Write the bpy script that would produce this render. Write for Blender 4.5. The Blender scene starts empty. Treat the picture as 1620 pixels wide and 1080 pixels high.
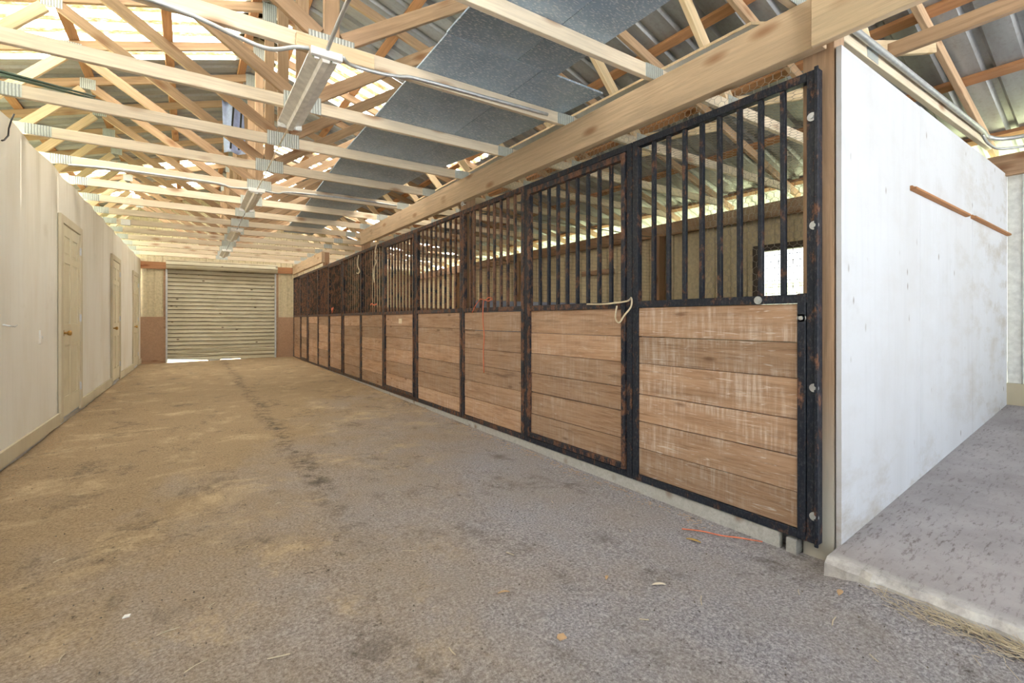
import bpy, bmesh, math, random
from mathutils import Vector, Matrix, noise
random.seed(7)
S = bpy.context.scene
COL = S.collection
CZ = 1.17
A = 2.50            # face of the stall fronts
RX, RZ, RS = 0.70, 4.42, 0.31   # ridge: x, underside of the rafters, slope

# ------------------------------------------------------------------ materials
class NT:
    def __init__(s, name):
        s.m = bpy.data.materials.new(name); s.m.use_nodes = True
        s.t = s.m.node_tree; s.t.nodes.clear()
        s.out = s.n('ShaderNodeOutputMaterial')
        s.bsdf = s.n('ShaderNodeBsdfPrincipled'); s.l(s.bsdf.outputs[0], s.out.inputs[0])
        s.bsdf.inputs['Specular IOR Level'].default_value = .3
    def n(s, typ, **kw):
        nd = s.t.nodes.new(typ)
        for k, v in kw.items(): setattr(nd, k, v)
        return nd
    def l(s, a, b): s.t.links.new(a, b)
    def set(s, sock, v):
        if isinstance(v, bpy.types.NodeSocket): s.l(v, sock)
        else: sock.default_value = v
    def coord(s, scale=(1, 1, 1), rnd=0, kind='Object'):
        v = s.n('ShaderNodeTexCoord').outputs[kind]
        if rnd:
            i = s.n('ShaderNodeObjectInfo'); a = s.n('ShaderNodeVectorMath', operation='ADD')
            m = s.n('ShaderNodeMath', operation='MULTIPLY'); m.inputs[1].default_value = rnd
            s.l(i.outputs['Random'], m.inputs[0]); s.l(v, a.inputs[0]); s.l(m.outputs[0], a.inputs[1]); v = a.outputs[0]
        mp = s.n('ShaderNodeMapping'); mp.inputs['Scale'].default_value = scale
        s.l(v, mp.inputs[0]); return mp.outputs[0]
    def noise(s, vec, scale=1, detail=4, rough=.6, dist=0):
        n = s.n('ShaderNodeTexNoise'); s.l(vec, n.inputs['Vector'])
        n.inputs['Scale'].default_value = scale; n.inputs['Detail'].default_value = detail
        n.inputs['Roughness'].default_value = rough; n.inputs['Distortion'].default_value = dist
        return n.outputs['Fac']
    def voro(s, vec, scale=1, feat='F1', out='Distance'):
        n = s.n('ShaderNodeTexVoronoi', feature=feat); s.l(vec, n.inputs['Vector']); n.inputs['Scale'].default_value = scale
        return n.outputs[out]
    def ramp(s, fac, stops, interp='LINEAR'):
        r = s.n('ShaderNodeValToRGB'); r.color_ramp.interpolation = interp
        e = r.color_ramp.elements
        while len(e) < len(stops): e.new(.5)
        for q, (p, c) in zip(e, stops):
            q.position = p; q.color = (c, c, c, 1) if not isinstance(c, tuple) else (*c, 1)
        s.set(r.inputs[0], fac); return r.outputs[0]
    def mix(s, fac, a, b, mode='MIX'):
        m = s.n('ShaderNodeMix', data_type='RGBA', blend_type=mode)
        s.set(m.inputs[0], fac)
        for i, v in ((6, a), (7, b)):
            if isinstance(v, tuple): v = (*v, 1)
            s.set(m.inputs[i], v)
        return m.outputs[2]
    def math(s, op, a, b=0., clamp=False):
        m = s.n('ShaderNodeMath', operation=op, use_clamp=clamp); s.set(m.inputs[0], a); s.set(m.inputs[1], b); return m.outputs[0]
    def attr(s, name):
        return s.n('ShaderNodeAttribute', attribute_name=name).outputs['Fac']
    def fin(s, color, rough=.7, metal=0., bump=None, bs=.2, bd=.01):
        s.set(s.bsdf.inputs['Base Color'], (*color, 1) if isinstance(color, tuple) else color)
        s.set(s.bsdf.inputs['Roughness'], rough); s.set(s.bsdf.inputs['Metallic'], metal)
        if bump is not None:
            b = s.n('ShaderNodeBump'); b.inputs['Strength'].default_value = bs; b.inputs['Distance'].default_value = bd
            s.l(bump, b.inputs['Height']); s.l(b.outputs[0], s.bsdf.inputs['Normal'])
        return s.m

def g(c, k): return tuple(x * k for x in c)

def wood(name, c, dark=.6, axis=0, rnd=37., var=.22, knots=True, grey=None):
    t = NT(name)
    sc = [16., 16., 16.]; sc[axis] = .9
    v = t.coord(tuple(sc), rnd)
    f = t.noise(v, 1.6, 7, .72, .9)
    sc2 = [60., 60., 60.]; sc2[axis] = 1.6
    f2 = t.noise(t.coord(tuple(sc2), rnd), 1.5, 4, .7)
    col = t.ramp(f, [(.30, g(c, dark)), (.45, g(c, .5 + dark * .5)), (.55, c), (.72, g(c, 1.16))])
    col = t.mix(t.ramp(f2, [(.50, 0.), (.72, .5)]), col, (c[0] * dark * .75, c[1] * dark * .68, c[2] * dark * .6))
    lo = t.noise(t.coord((1, 1, 1), rnd), 2.2, 3)
    col = t.mix(t.ramp(lo, [(.35, 0.), (.7, .55)]), col, g(grey or (c[0]*.8, c[1]*.78, c[2]*.75), 1.))
    if knots:
        sk = [7., 7., 7.]; sk[axis] = 2.6
        k = t.voro(t.coord(tuple(sk), rnd), 1.0)
        col = t.mix(t.ramp(k, [(.08, .9), (.15, .6), (.27, 0.)]), col, g((c[0]*.5, c[1]*.36, c[2]*.28), 1.))
    oi = t.n('ShaderNodeObjectInfo').outputs['Random']
    br = t.math('ADD', t.math('MULTIPLY', oi, var), 1 - var * .5)
    h = t.n('ShaderNodeHueSaturation'); t.l(col, h.inputs['Color']); t.l(br, h.inputs['Value'])
    return t.fin(h.outputs[0], .75, 0, f, .25, .004)

W = {}
W['chord'] = wood('pale_weathered_pine', (.79, .69, .53), .78)
W['web'] = wood('orange_pine', (.46, .315, .20), .62)
W['pale'] = wood('fresh_yellow_pine', (.68, .53, .345), .76)
W['post'] = wood('brown_pine', (.44, .285, .18), .65)
W['beam'] = wood('beam_pine', (.68, .52, .35), .72, var=.05)
W['purlin'] = wood('red_pine', (.43, .22, .11), .65)
W['weather'] = wood('grey_weathered_pine', (.42, .36, .28), .6)
def m_post():
    W['cornerpost'] = wood('corner_post_pine', (.50, .34, .22), .65)
    m = W['cornerpost']; nt = m.node_tree; b = [n for n in nt.nodes if n.type == 'BSDF_PRINCIPLED'][0]
    src = b.inputs['Base Color'].links[0].from_socket
    tc = nt.nodes.new('ShaderNodeTexCoord'); sp = nt.nodes.new('ShaderNodeSeparateXYZ'); nt.links.new(tc.outputs['Object'], sp.inputs[0])
    rp = nt.nodes.new('ShaderNodeValToRGB'); nt.links.new(sp.outputs['X'], rp.inputs[0])
    rp.color_ramp.elements[0].position = .25; rp.color_ramp.elements[0].color = (.85, .85, .85, 1); rp.color_ramp.elements[1].position = .95; rp.color_ramp.elements[1].color = (0, 0, 0, 1)
    mx = nt.nodes.new('ShaderNodeMix'); mx.data_type = 'RGBA'; nt.links.new(rp.outputs[0], mx.inputs[0]); nt.links.new(src, mx.inputs[6]); mx.inputs[7].default_value = (.52, .53, .49, 1)
    nt.links.new(mx.outputs[2], b.inputs['Base Color'])
m_post()
W['treated'] = wood('pale_green_treated_lumber', (.50, .51, .50), .75)
W['trimwood'] = wood('brown_strip_wood', (.40, .19, .08), .6)

def m_rusty(name, rust=.5, c=(.012, .017, .028)):
    t = NT(name)
    v = t.coord((1, 1, .55), 11.)
    a = t.noise(v, 18, 8, .7); b = t.noise(v, 90, 4, .7)
    col = t.mix(t.ramp(b, [(.5, 0.), (.72, .55)]), c, (.10, .10, .11))
    f = t.ramp(a, [(rust, 0.), (rust + .1, 1.)])
    col = t.mix(f, col, t.ramp(b, [(.3, (.09, .04, .025)), (.7, (.26, .14, .09))]))
    return t.fin(col, t.ramp(a, [(.4, .34), (.65, .75)]), 0., b, .3, .002)
M_PAINT = m_rusty('black_paint_some_rust', .55)
M_RUSTY = m_rusty('black_paint_much_rust', .47)
M_BAR = m_rusty('bar_paint', .54)
M_BAR2 = m_rusty('bar_rust', .42)
M_BAR3 = m_rusty('bar_brown_rust', .46, (.022, .019, .017))

def m_plank(name, white):
    t = NT(name)
    tint = t.attr('tint')
    add = t.n('ShaderNodeCombineXYZ'); t.l(t.math('MULTIPLY', tint, 31.), add.inputs[0]); t.l(t.math('MULTIPLY', tint, 77.), add.inputs[1])
    def vec(sc):
        a = t.n('ShaderNodeVectorMath', operation='ADD'); t.l(t.n('ShaderNodeTexCoord').outputs['Object'], a.inputs[0]); t.l(add.outputs[0], a.inputs[1])
        mp = t.n('ShaderNodeMapping'); mp.inputs['Scale'].default_value = sc; t.l(a.outputs[0], mp.inputs[0]); return mp.outputs[0]
    gr = t.noise(vec((20, 1.2, 22)), 1.5, 7, .7, .8)
    sw = t.noise(vec((10, 45, 3.5)), 1.0, 4, .65)          # saw marks across the plank
    bl = t.noise(vec((1, 1.5, 3.0)), 2.0, 5, .6)
    base = t.ramp(gr, [(.25, (.20, .105, .055)), (.5, (.42, .27, .17)), (.75, (.55, .39, .27))])
    base = t.mix(t.ramp(bl, [(.3, 0.), (.75, .5)]), base, (.43, .32, .235))
    w = t.math('MULTIPLY', t.ramp(sw, [(.45, 0.), (.75, .8)]), t.ramp(bl, [(.40, 0.), (.62, 1.)]))
    base = t.mix(t.math('MULTIPLY', w, white), base, (.76, .69, .62))
    sc = t.noise(vec((6, 5, 60)), 1.0, 3, .6, 2.)
    base = t.mix(t.math('MULTIPLY', t.ramp(sc, [(.60, 0.), (.72, 1.)]), white), base, (.70, .63, .56))
    ds = t.noise(vec((3, 1.1, 9)), 1.3, 6, .65)
    base = t.mix(t.ramp(ds, [(.60, 0.), (.72, .7)]), base, (.13, .075, .045))
    fg = t.noise(vec((30, 2.2, 75)), 1.2, 4, .7)
    base = t.mix(t.ramp(fg, [(.52, 0.), (.70, .6)]), base, (.19, .11, .065))
    k = t.voro(vec((3, 2.2, 7)), 1.0)
    base = t.mix(t.ramp(k, [(.05, .7), (.13, 0.)]), base, (.15, .08, .045))
    base = t.mix(.5, base, t.ramp(tint, [(0., (.55, .55, .55)), (1., (1.35, 1.30, 1.27))]), 'MULTIPLY')
    return t.fin(base, .8, 0, gr, .3, .004)
M_PLANK = m_plank('worn_brown_planks', .45)
M_PLANKW = m_plank('bleached_lit_brown_planks', .95)  # whiter near planks: wear plus the brighter light there put into the colour

def m_ply(name, c, stain, speck=0., sheen=.6):
    t = NT(name)
    v = t.coord()
    a = t.noise(t.coord((1.2, 1.2, .35)), 1.5, 5, .6)
    col = t.mix(t.ramp(a, [(.45, 0.), (.75, .6)]), c, stain)
    col = t.mix(t.ramp(t.noise(t.coord((14, 14, .8)), 1.5, 4), [(.5, 0.), (.8, .35)]), col, g(c, .82))
    b = t.noise(v, 2.1, 6, .65)
    col = t.mix(t.ramp(b, [(.62, 0.), (.75, .35)]), col, g(stain, .75))
    if speck:
        s1 = t.voro(t.coord((7, 7, 3.2)), 1.3); n2 = t.noise(v, 3., 3)
        col = t.mix(t.math('MULTIPLY', t.ramp(s1, [(.06, 1.), (.12, 0.)]), t.ramp(n2, [(.47, 0.), (.56, speck)])), col, (.20, .18, .16))
        sx = t.n('ShaderNodeSeparateXYZ'); t.l(v, sx.inputs[0])
        far = t.ramp(t.math('MULTIPLY', sx.outputs['X'], .1), [(.36, 0.), (.60, 1.)])
        low = t.ramp(sx.outputs['Z'], [(.2, 1.), (.55, .15)])
        gr = t.ramp(t.noise(t.coord((1.1, 1, 2.4)), 2.0, 6, .7), [(.47, 0.), (.66, .75)])
        col = t.mix(t.math('MULTIPLY', gr, t.math('MAXIMUM', far, low)), col, (.36, .32, .26))
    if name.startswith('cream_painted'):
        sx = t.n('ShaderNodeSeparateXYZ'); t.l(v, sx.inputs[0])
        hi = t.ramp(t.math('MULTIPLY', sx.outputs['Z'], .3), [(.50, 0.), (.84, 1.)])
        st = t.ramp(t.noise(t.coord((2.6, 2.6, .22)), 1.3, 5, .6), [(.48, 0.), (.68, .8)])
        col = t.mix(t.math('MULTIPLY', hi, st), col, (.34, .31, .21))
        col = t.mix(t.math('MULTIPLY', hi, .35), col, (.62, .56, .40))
    return t.fin(col, sheen, 0, b, .1, .01)
M_CREAM = m_ply('cream_painted_plywood', (.745, .735, .68), (.58, .52, .40))
M_CREAMT = m_ply('khaki_cream_trim_paint', (.55, .50, .37), (.40, .34, .23))
M_DOOR = m_ply('cream_door_paint', (.63, .58, .43), (.48, .42, .28))
M_WHITE = m_ply('white_painted_plywood', (.565, .585, .62), (.47, .47, .47), .95)
M_SHEETW = m_ply('white_primed_sheet', (.86, .86, .84), (.76, .75, .71))
M_BLUE = m_ply('pale_blue_painted_board', (.44, .49, .62), (.34, .37, .45))

def m_plain(name, c, rough=.6, metal=0., var=.15, sc=20):
    t = NT(name); n = t.noise(t.coord((1, 1, 1), 5.), sc, 4)
    return t.fin(t.ramp(n, [(.3, g(c, 1 - var)), (.7, g(c, 1 + var))]), rough, metal, n, .08, .003)
M_SIDE = m_plain('cream_metal_siding', (.60, .53, .36), .5, .1)
M_SIDEW = m_plain('white_metal_siding', (.74, .75, .73), .5, .1)
M_STEEL = m_plain('galvanised_steel', (.52, .54, .55), .45, .6)
M_LAMP = m_plain('white_enamel', (.78, .77, .72), .35, 0)
M_LAMPW = m_plain('white_plastic', (.82, .82, .80), .4, 0, .04)
M_GREEN = m_plain('green_plastic', (.05, .38, .12), .4)
M_BRASS = m_plain('worn_brass', (.42, .26, .08), .3, .8)
M_ORANGE = m_plain('orange_twine_fibre', (.75, .22, .12), .8)
M_CREAMROPE = m_plain('cream_rope_fibre', (.66, .58, .42), .9)
M_GREENROD = m_plain('dark_green_coated_steel', (.07, .105, .08), .5)
M_BLACK = m_plain('black_rubber', (.02, .02, .02), .6)
M_WIRE = m_plain('dull_galvanised_wire', (.46, .42, .35), .5, .4)
M_GRIDW = m_plain('dark_galvanised_wire', (.20, .18, .15), .5, .4)
M_STRAW = m_plain('straw', (.56, .49, .36), .8)
M_LEAFW = m_plain('pale_dry_leaf', (.80, .74, .62), .7)
M_LEAFY = m_plain('yellow_dry_leaf', (.50, .33, .09), .7)
M_CHIP = m_plain('tan_wood_chip', (.56, .38, .22), .8)
M_TARP = m_plain('blue_tarp', (.38, .46, .72), .5)
M_PAPER = m_plain('paper', (.78, .70, .55), .8)

def m_gusset():
    t = NT('stamped_connector_plate')
    w = t.n('ShaderNodeTexWave', wave_type='BANDS', bands_direction='X'); w.inputs['Scale'].default_value = 17.
    w.inputs['Distortion'].default_value = 1.; t.l(t.coord(), w.inputs[0])
    n = t.noise(t.coord(), 60, 4)
    c = t.ramp(w.outputs['Fac'], [(.15, (.30, .33, .32)), (.6, (.56, .60, .58))])
    return t.fin(t.mix(t.ramp(n, [(.45, 0.), (.7, .4)]), c, (.36, .37, .31)), .5, .45, w.outputs['Fac'], .6, .004)
M_GUS = m_gusset()

def m_roof():
    t = NT('galvanised_roof_sheet')
    a = t.noise(t.coord((.7, 3., 1)), 1.5, 5); b = t.noise(t.coord(), 30, 4)
    c = t.ramp(a, [(.3, (.25, .25, .25)), (.7, (.44, .455, .475))])
    c = t.mix(t.ramp(b, [(.5, 0.), (.8, .4)]), c, (.22, .185, .14))
    return t.fin(c, .42, .5, b, .05, .003)
M_ROOF = m_roof()

def m_sky():
    t = NT('translucent_roof_sheet')
    n = t.noise(t.coord((1.2, 7., 1)), 3., 6, .7)
    c = t.ramp(n, [(.40, (.84, .74, .54)), (.52, (.94, .92, .88)), (.68, (.97, .96, .95))])
    sp = t.n('ShaderNodeSeparateXYZ'); t.l(t.n('ShaderNodeTexCoord').outputs['Object'], sp.inputs[0])
    fy = t.math('FRACT', t.math('MULTIPLY', sp.outputs['Y'], 1 / .2286))
    band = t.ramp(fy, [(.0, 0.), (.38, 0.), (.46, 1.), (.90, 1.), (.97, 0.)])  # tan dirt speckle in bands, with the ribs' shading put into the colour
    dirt = t.ramp(t.noise(t.coord((5, 9, 5)), 3., 6, .8), [(.36, (.035, .022, .009)), (.50, (.10, .07, .03)), (.62, (.20, .15, .08)), (.72, (.8, .7, .5))])  # tan of the bands: dirt plus the ribs' painted shading
    c = t.mix(band, c, dirt)
    tr = t.n('ShaderNodeBsdfTranslucent'); t.l(c, tr.inputs[0])
    df = t.n('ShaderNodeBsdfDiffuse'); t.l(c, df.inputs[0])
    mx = t.n('ShaderNodeMixShader'); mx.inputs[0].default_value = .12
    t.l(tr.outputs[0], mx.inputs[1]); t.l(df.outputs[0], mx.inputs[2]); t.l(mx.outputs[0], t.out.inputs[0])
    return t.m
M_SKYL = m_sky()

def m_foil():
    t = NT('speckled_dark_sheet')
    v = t.coord((1, 1, 1), 9.)
    a = t.noise(v, 2.2, 5); s = t.noise(t.coord((45, 130, 60), 9.), 1., 2, .5); d = t.noise(v, 160, 2)
    c = t.ramp(a, [(.3, (.26, .35, .46)), (.7, (.41, .54, .67))])
    c = t.mix(t.ramp(s, [(.54, 0.), (.66, .85)]), c, (.72, .77, .80))
    c = t.mix(t.ramp(d, [(.6, 0.), (.75, .4)]), c, (.12, .14, .16))
    return t.fin(c, .45, .1, a, .15, .01)
M_FOIL = m_foil()

def m_floor():
    t = NT('packed_dirt_over_gravel_concrete')
    v = t.coord()
    sep = t.n('ShaderNodeSeparateXYZ'); t.l(t.n('ShaderNodeTexCoord').outputs['Object'], sep.inputs[0])
    big = t.noise(v, .55, 5, .6); mid = t.noise(t.coord((1.3, .7, 1)), 1.9, 7, .68, .5)
    fine = t.noise(v, 85, 7, .8); vf = t.noise(v, 260, 3, .7)
    grey = t.ramp(fine, [(.32, (.07, .068, .074)), (.5, (.305, .30, .328)), (.66, (.62, .61, .645))])
    grey = t.mix(t.ramp(vf, [(.60, 0.), (.70, .7)]), grey, (.76, .75, .78))
    grey = t.mix(t.ramp(t.noise(v, 1.7, 5, .7), [(.40, .0), (.72, .6)]), grey, (.33, .285, .24))
    tan = t.ramp(fine, [(.28, (.13, .09, .052)), (.5, (.34, .25, .15)), (.70, (.52, .40, .26))])
    # dust and warm light put into the colour: more to far doors, left wall
    d = t.math('ADD', t.math('MULTIPLY', sep.outputs['Y'], .15), t.math('MULTIPLY', sep.outputs['X'], -.26))
    d = t.math('ADD', d, t.math('MULTIPLY', big, 1.1)); d = t.math('ADD', d, t.math('MULTIPLY', mid, .7))
    f = t.ramp(t.math('MULTIPLY', d, .5, False), [(.36, 0.), (.76, 1.)])
    c = t.mix(f, grey, tan)
    sun_sand = t.noise(t.coord((1.2, 1.5, 1)), 1.5, 9, .74, .5)  # paler patches: sand, and sun spots put into the floor colour
    sm = t.math('MULTIPLY', t.ramp(sun_sand, [(.53, 0.), (.66, 1.)]), t.ramp(f, [(.2, 0.), (.6, 1.)]))
    c = t.mix(t.math('MULTIPLY', sm, .8), c, t.mix(t.ramp(fine, [(.35, 0.), (.6, 1.)]), (.42, .31, .18), (.64, .51, .33)))
    dk = t.noise(t.coord((1, .8, 1)), 2.6, 10, .8, .3)
    c = t.mix(t.ramp(dk, [(.54, 0.), (.68, .8)]), c, (.085, .072, .058))
    ck = t.math('MULTIPLY', t.ramp(t.noise(v, 14, 7, .85), [(.58, 0.), (.64, 1.)]), t.ramp(mid, [(.42, 0.), (.58, .85)]))
    c = t.mix(ck, c, (.065, .05, .036))
    # crumbled joint running down the aisle
    jx = t.math('ABSOLUTE', t.math('SUBTRACT', sep.outputs['X'], t.math('ADD', .55, t.math('MULTIPLY', t.noise(t.coord((.0, .9, 0)), 1., 5), .4))))
    jn = t.math('MULTIPLY', t.ramp(jx, [(.0, 1.), (.05, .7), (.12, 0.)]), t.ramp(t.noise(v, 9, 6, .8), [(.46, 0.), (.6, .9)]))
    jn = t.math('MULTIPLY', jn, t.ramp(t.math('MULTIPLY', sep.outputs['Y'], .1), [(.22, 0.), (.34, 1.)]))
    c = t.mix(jn, c, (.07, .055, .04))
    hgt = t.math('ADD', t.math('MULTIPLY', fine, .7), t.math('MULTIPLY', mid, .6))
    return t.fin(c, .9, 0, hgt, .7, .010)
M_FLOOR = m_floor()

def m_slab():
    t = NT('dusty_concrete_slab')
    v = t.coord()
    a = t.noise(v, 2., 6, .65); fl = t.noise(t.coord((9, 34, 20)), 1.5, 7, .75)
    c = t.ramp(a, [(.3, (.29, .27, .275)), (.7, (.45, .43, .44))])
    c = t.mix(t.math('MULTIPLY', t.ramp(fl, [(.53, 0.), (.63, .85)]), t.ramp(t.noise(v, 1.1, 3), [(.38, .35), (.62, 1.)])), c, (.13, .11, .10))
    sx = t.n('ShaderNodeSeparateXYZ'); t.l(t.n('ShaderNodeTexCoord').outputs['Object'], sx.inputs[0])
    c = t.mix(t.math('MULTIPLY', t.ramp(t.math('SUBTRACT', sx.outputs['X'], 2.), [(.40, 1.), (.47, 0.)]), t.ramp(t.noise(v, 14, 5, .7), [(.35, .2), (.6, .95)])), c, (.62, .62, .60))
    return t.fin(c, .85, 0, t.noise(v, 35, 6, .7), .35, .006)
M_SLAB = m_slab()
def m_ground():
    t = NT('sunlit_grass'); n = t.noise(t.coord(), .8, 6, .7)
    return t.fin(t.ramp(n, [(.3, (.22, .24, .12)), (.7, (.40, .42, .24))]), .9)
M_GROUND = m_ground()
M_BOUNCE = m_plain('pale_bounce_gravel', (.66, .66, .66), .9, 0, .15, 3)
M_WAIN = wood('brown_plywood_sheet', (.43, .285, .19), .72, axis=1, rnd=0, knots=False)
def m_roll():
    t = NT('rusty_cream_shutter'); v = t.coord()
    c = t.ramp(t.noise(v, 2., 5), [(.3, (.52, .49, .36)), (.7, (.66, .63, .49))])
    s = t.voro(t.coord((2.6, 1, 5.2)), 1.15); n = t.noise(v, 1.1, 2)
    c = t.mix(t.ramp(s, [(.07, .9), (.12, 0.)]), c, (.10, .055, .03))
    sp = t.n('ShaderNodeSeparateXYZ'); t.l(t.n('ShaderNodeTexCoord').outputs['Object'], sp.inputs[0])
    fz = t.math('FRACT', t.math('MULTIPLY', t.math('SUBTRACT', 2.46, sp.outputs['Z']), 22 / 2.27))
    ln = t.math('MULTIPLY', t.ramp(fz, [(.70, 0.), (.80, 1.), (.97, 1.), (1., 0.)]), t.ramp(t.noise(t.coord((3, 1, 9)), 1., 4), [(.3, .45), (.6, .95)]))  # groove shadow painted along the slat joints together with brown dirt
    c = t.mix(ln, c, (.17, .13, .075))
    return t.fin(c, .55, .1)
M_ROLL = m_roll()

# ------------------------------------------------------------------ geometry helpers
def link(name, me, mat=None, parent=None):
    o = bpy.data.objects.new(name, me); COL.objects.link(o)
    if mat is not None: me.materials.append(mat)
    if parent is not None: o.parent = parent
    return o
class MB:
    def __init__(s): s.v = []; s.f = []; s.tint = []
    def add(s, vs, fs, tint=.5):
        b = len(s.v); s.v += [tuple(p) for p in vs]; s.f += [tuple(b + i for i in f) for f in fs]; s.tint += [tint] * len(vs)
    def box(s, x0, x1, y0, y1, z0, z1, tint=.5, fn=None):
        vs = [(x, y, z) for x in (x0, x1) for y in (y0, y1) for z in (z0, z1)]
        if fn: vs = [fn(*p) for p in vs]
        s.add(vs, [(0, 1, 3, 2), (4, 6, 7, 5), (0, 4, 5, 1), (2, 3, 7, 6), (0, 2, 6, 4), (1, 5, 7, 3)], tint)
    def prism(s, poly, axis, a, b):   # poly: 2d points in the plane across axis
        n = len(poly)
        def P(q, t):
            return {0: (t, q[0], q[1]), 1: (q[0], t, q[1]), 2: (q[0], q[1], t)}[axis]
        s.add([P(q, a) for q in poly] + [P(q, b) for q in poly],
              [tuple(range(n)), tuple(range(2 * n - 1, n - 1, -1))] + [(i, i + n, (i + 1) % n + n, (i + 1) % n) for i in range(n)])
    def tube(s, pts, r, n=6, caps=True):
        pts = [Vector(p) for p in pts]; rings = []; up0 = Vector((.13, .31, .94))
        for i, p in enumerate(pts):
            d = (pts[min(i + 1, len(pts) - 1)] - pts[max(i - 1, 0)]).normalized()
            u = d.cross(up0)
            if u.length < 1e-3: u = d.cross(Vector((1, 0, 0)))
            u.normalize(); w = d.cross(u)
            rr = r[i] if isinstance(r, (list, tuple)) else r
            rings.append([p + u * math.cos(2 * math.pi * k / n) * rr + w * math.sin(2 * math.pi * k / n) * rr for k in range(n)])
        vs = [q for ring in rings for q in ring]; fs = []
        for i in range(len(pts) - 1):
            for k in range(n): fs.append((i * n + k, i * n + (k + 1) % n, (i + 1) * n + (k + 1) % n, (i + 1) * n + k))
        if caps: fs += [tuple(range(n - 1, -1, -1)), tuple(range(len(vs) - n, len(vs)))]
        s.add(vs, fs)
    def cyl(s, c, axis, r, h, n=14):
        d = [0, 0, 0]; d[axis] = h; s.tube([c, tuple(a + b for a, b in zip(c, d))], r, n)
    def build(s, name, mat, parent=None, bevel=0, smooth=False):
        me = bpy.data.meshes.new(name); me.from_pydata(s.v, [], s.f)
        bm = bmesh.new(); bm.from_mesh(me)
        ti = bm.verts.layers.float.new('tint')
        for v, q in zip(bm.verts, s.tint): v[ti] = q
        bmesh.ops.recalc_face_normals(bm, faces=bm.faces)
        if bevel: bmesh.ops.bevel(bm, geom=list(bm.edges), offset=bevel, segments=1, affect='EDGES', profile=.5)
        bm.to_mesh(me); bm.free()
        if smooth:
            for p in me.polygons: p.use_smooth = True
        return link(name, me, mat, parent)

def beam(name, p0, p1, w, h, mat, parent=None, bev=.003, ext=(0, 0)):
    """squared timber from p0 to p1 (centre line); w across, h in the vertical plane; grain along the local X"""
    p0, p1 = Vector(p0), Vector(p1); d = (p1 - p0); L = d.length; d.normalize()
    up = Vector((0, 0, 1)) if abs(d.z) < .95 else Vector((1, 0, 0))
    y = up.cross(d).normalized(); z = d.cross(y)
    b = MB(); b.box(-ext[0], L + ext[1], -w / 2, w / 2, -h / 2, h / 2)
    o = b.build(name, mat, parent, bev)
    m = Matrix((d, y, z)).transposed().to_4x4(); m.translation = p0
    o.matrix_basis = m
    return o

def tag(o, label=None, cat=None, group=None, kind=None):
    if label: o['label'] = label
    if cat: o['category'] = cat
    if group: o['group'] = group
    if kind: o['kind'] = kind
    return o
def struct(o, label=None, cat=None): return tag(o, label, cat, None, 'structure')
def empty(name, loc=(0, 0, 0), rz=0.):
    o = bpy.data.objects.new(name, None); COL.objects.link(o); o.location = loc; o.rotation_euler = (0, 0, rz); o.empty_display_size = .2; return o
def kids(o): return [c for c in bpy.data.objects if c.parent == o]
def copy_tree(o, parent=None, tree=None):
    c = o.copy(); COL.objects.link(c); c.parent = parent
    for ch in tree.get(o, []): copy_tree(ch, c, tree)
    return c

ORD = ['first', 'second', 'third', 'fourth', 'fifth', 'sixth', 'seventh', 'eighth', 'ninth', 'tenth', 'eleventh', 'twelfth',
       'thirteenth', 'fourteenth', 'fifteenth', 'sixteenth', 'seventeenth', 'eighteenth']

# ------------------------------------------------------------------ ground, floor, slab
def zfloor(x, y):
    yy = max(0., min(y - 1, 14))
    r = -.004 + .0082 * yy; l = .055 + .001 * yy
    s = max(0., min((2.5 - x) / 3.6, 1.1))
    return r * (1 - s) + l * s
def grid(name, xs, ys, zf, mat):
    vs = [(x, y, zf(x, y)) for y in ys for x in xs]; n = len(xs)
    fs = [(j * n + i, j * n + i + 1, (j + 1) * n + i + 1, (j + 1) * n + i) for j in range(len(ys) - 1) for i in range(n - 1)]
    me = bpy.data.meshes.new(name); me.from_pydata(vs, [], fs)
    for p in me.polygons: p.use_smooth = True
    return link(name, me, mat)
def fr(a, b, st):
    n = max(1, round((b - a) / st)); return [a + (b - a) * i / n for i in range(n + 1)]
def zf2(x, y):
    z = zfloor(x, y) + .010 * noise.noise(Vector((x * 1.6, y * 1.3, 0))) + .004 * noise.noise(Vector((x * 6, y * 6, 3)))
    if x < -.5: z += .02 * noise.noise(Vector((x * 3, y * 2, 8))) * min(1, (-.5 - x) * 2)
    if x > 2.0 and y < 1.0: z += .062 * min(1, (x - 2.0) / .35) * min(1, (1.0 - y) / .25)
    return z - .006
struct(grid('floor', fr(-1.5, 2.62, .06), [-5.1, -4] + fr(-3.2, 15.4, .08), zf2, M_FLOOR), 'packed dirt and gravel aisle floor', 'floor')
b = MB(); b.box(2.60, 6.2, .96, 15.1, -.10, .04); struct(b.build('floor_stalls', M_FLOOR), 'dirt floor inside the stalls', 'floor')
b = MB(); b.box(-60, 60, -60, 80, -.45, -.25); struct(b.build('ground_outside', M_GROUND), 'grass outside the barn', 'ground')
b = MB(); b.box(-14, 16, -40, -5.0, -.25, -.06); struct(b.build('ground_bounce_yard', M_BOUNCE), 'added pale gravel yard bouncing daylight into the open end', 'ground')  # unseen yard, added pale to bounce daylight up under the roof
def zslab(x): return .088 + max(0, x - 2.42) * .086
b = MB()
ys = [-4.9, -4] + fr(-2.6, .944, .045)
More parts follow.
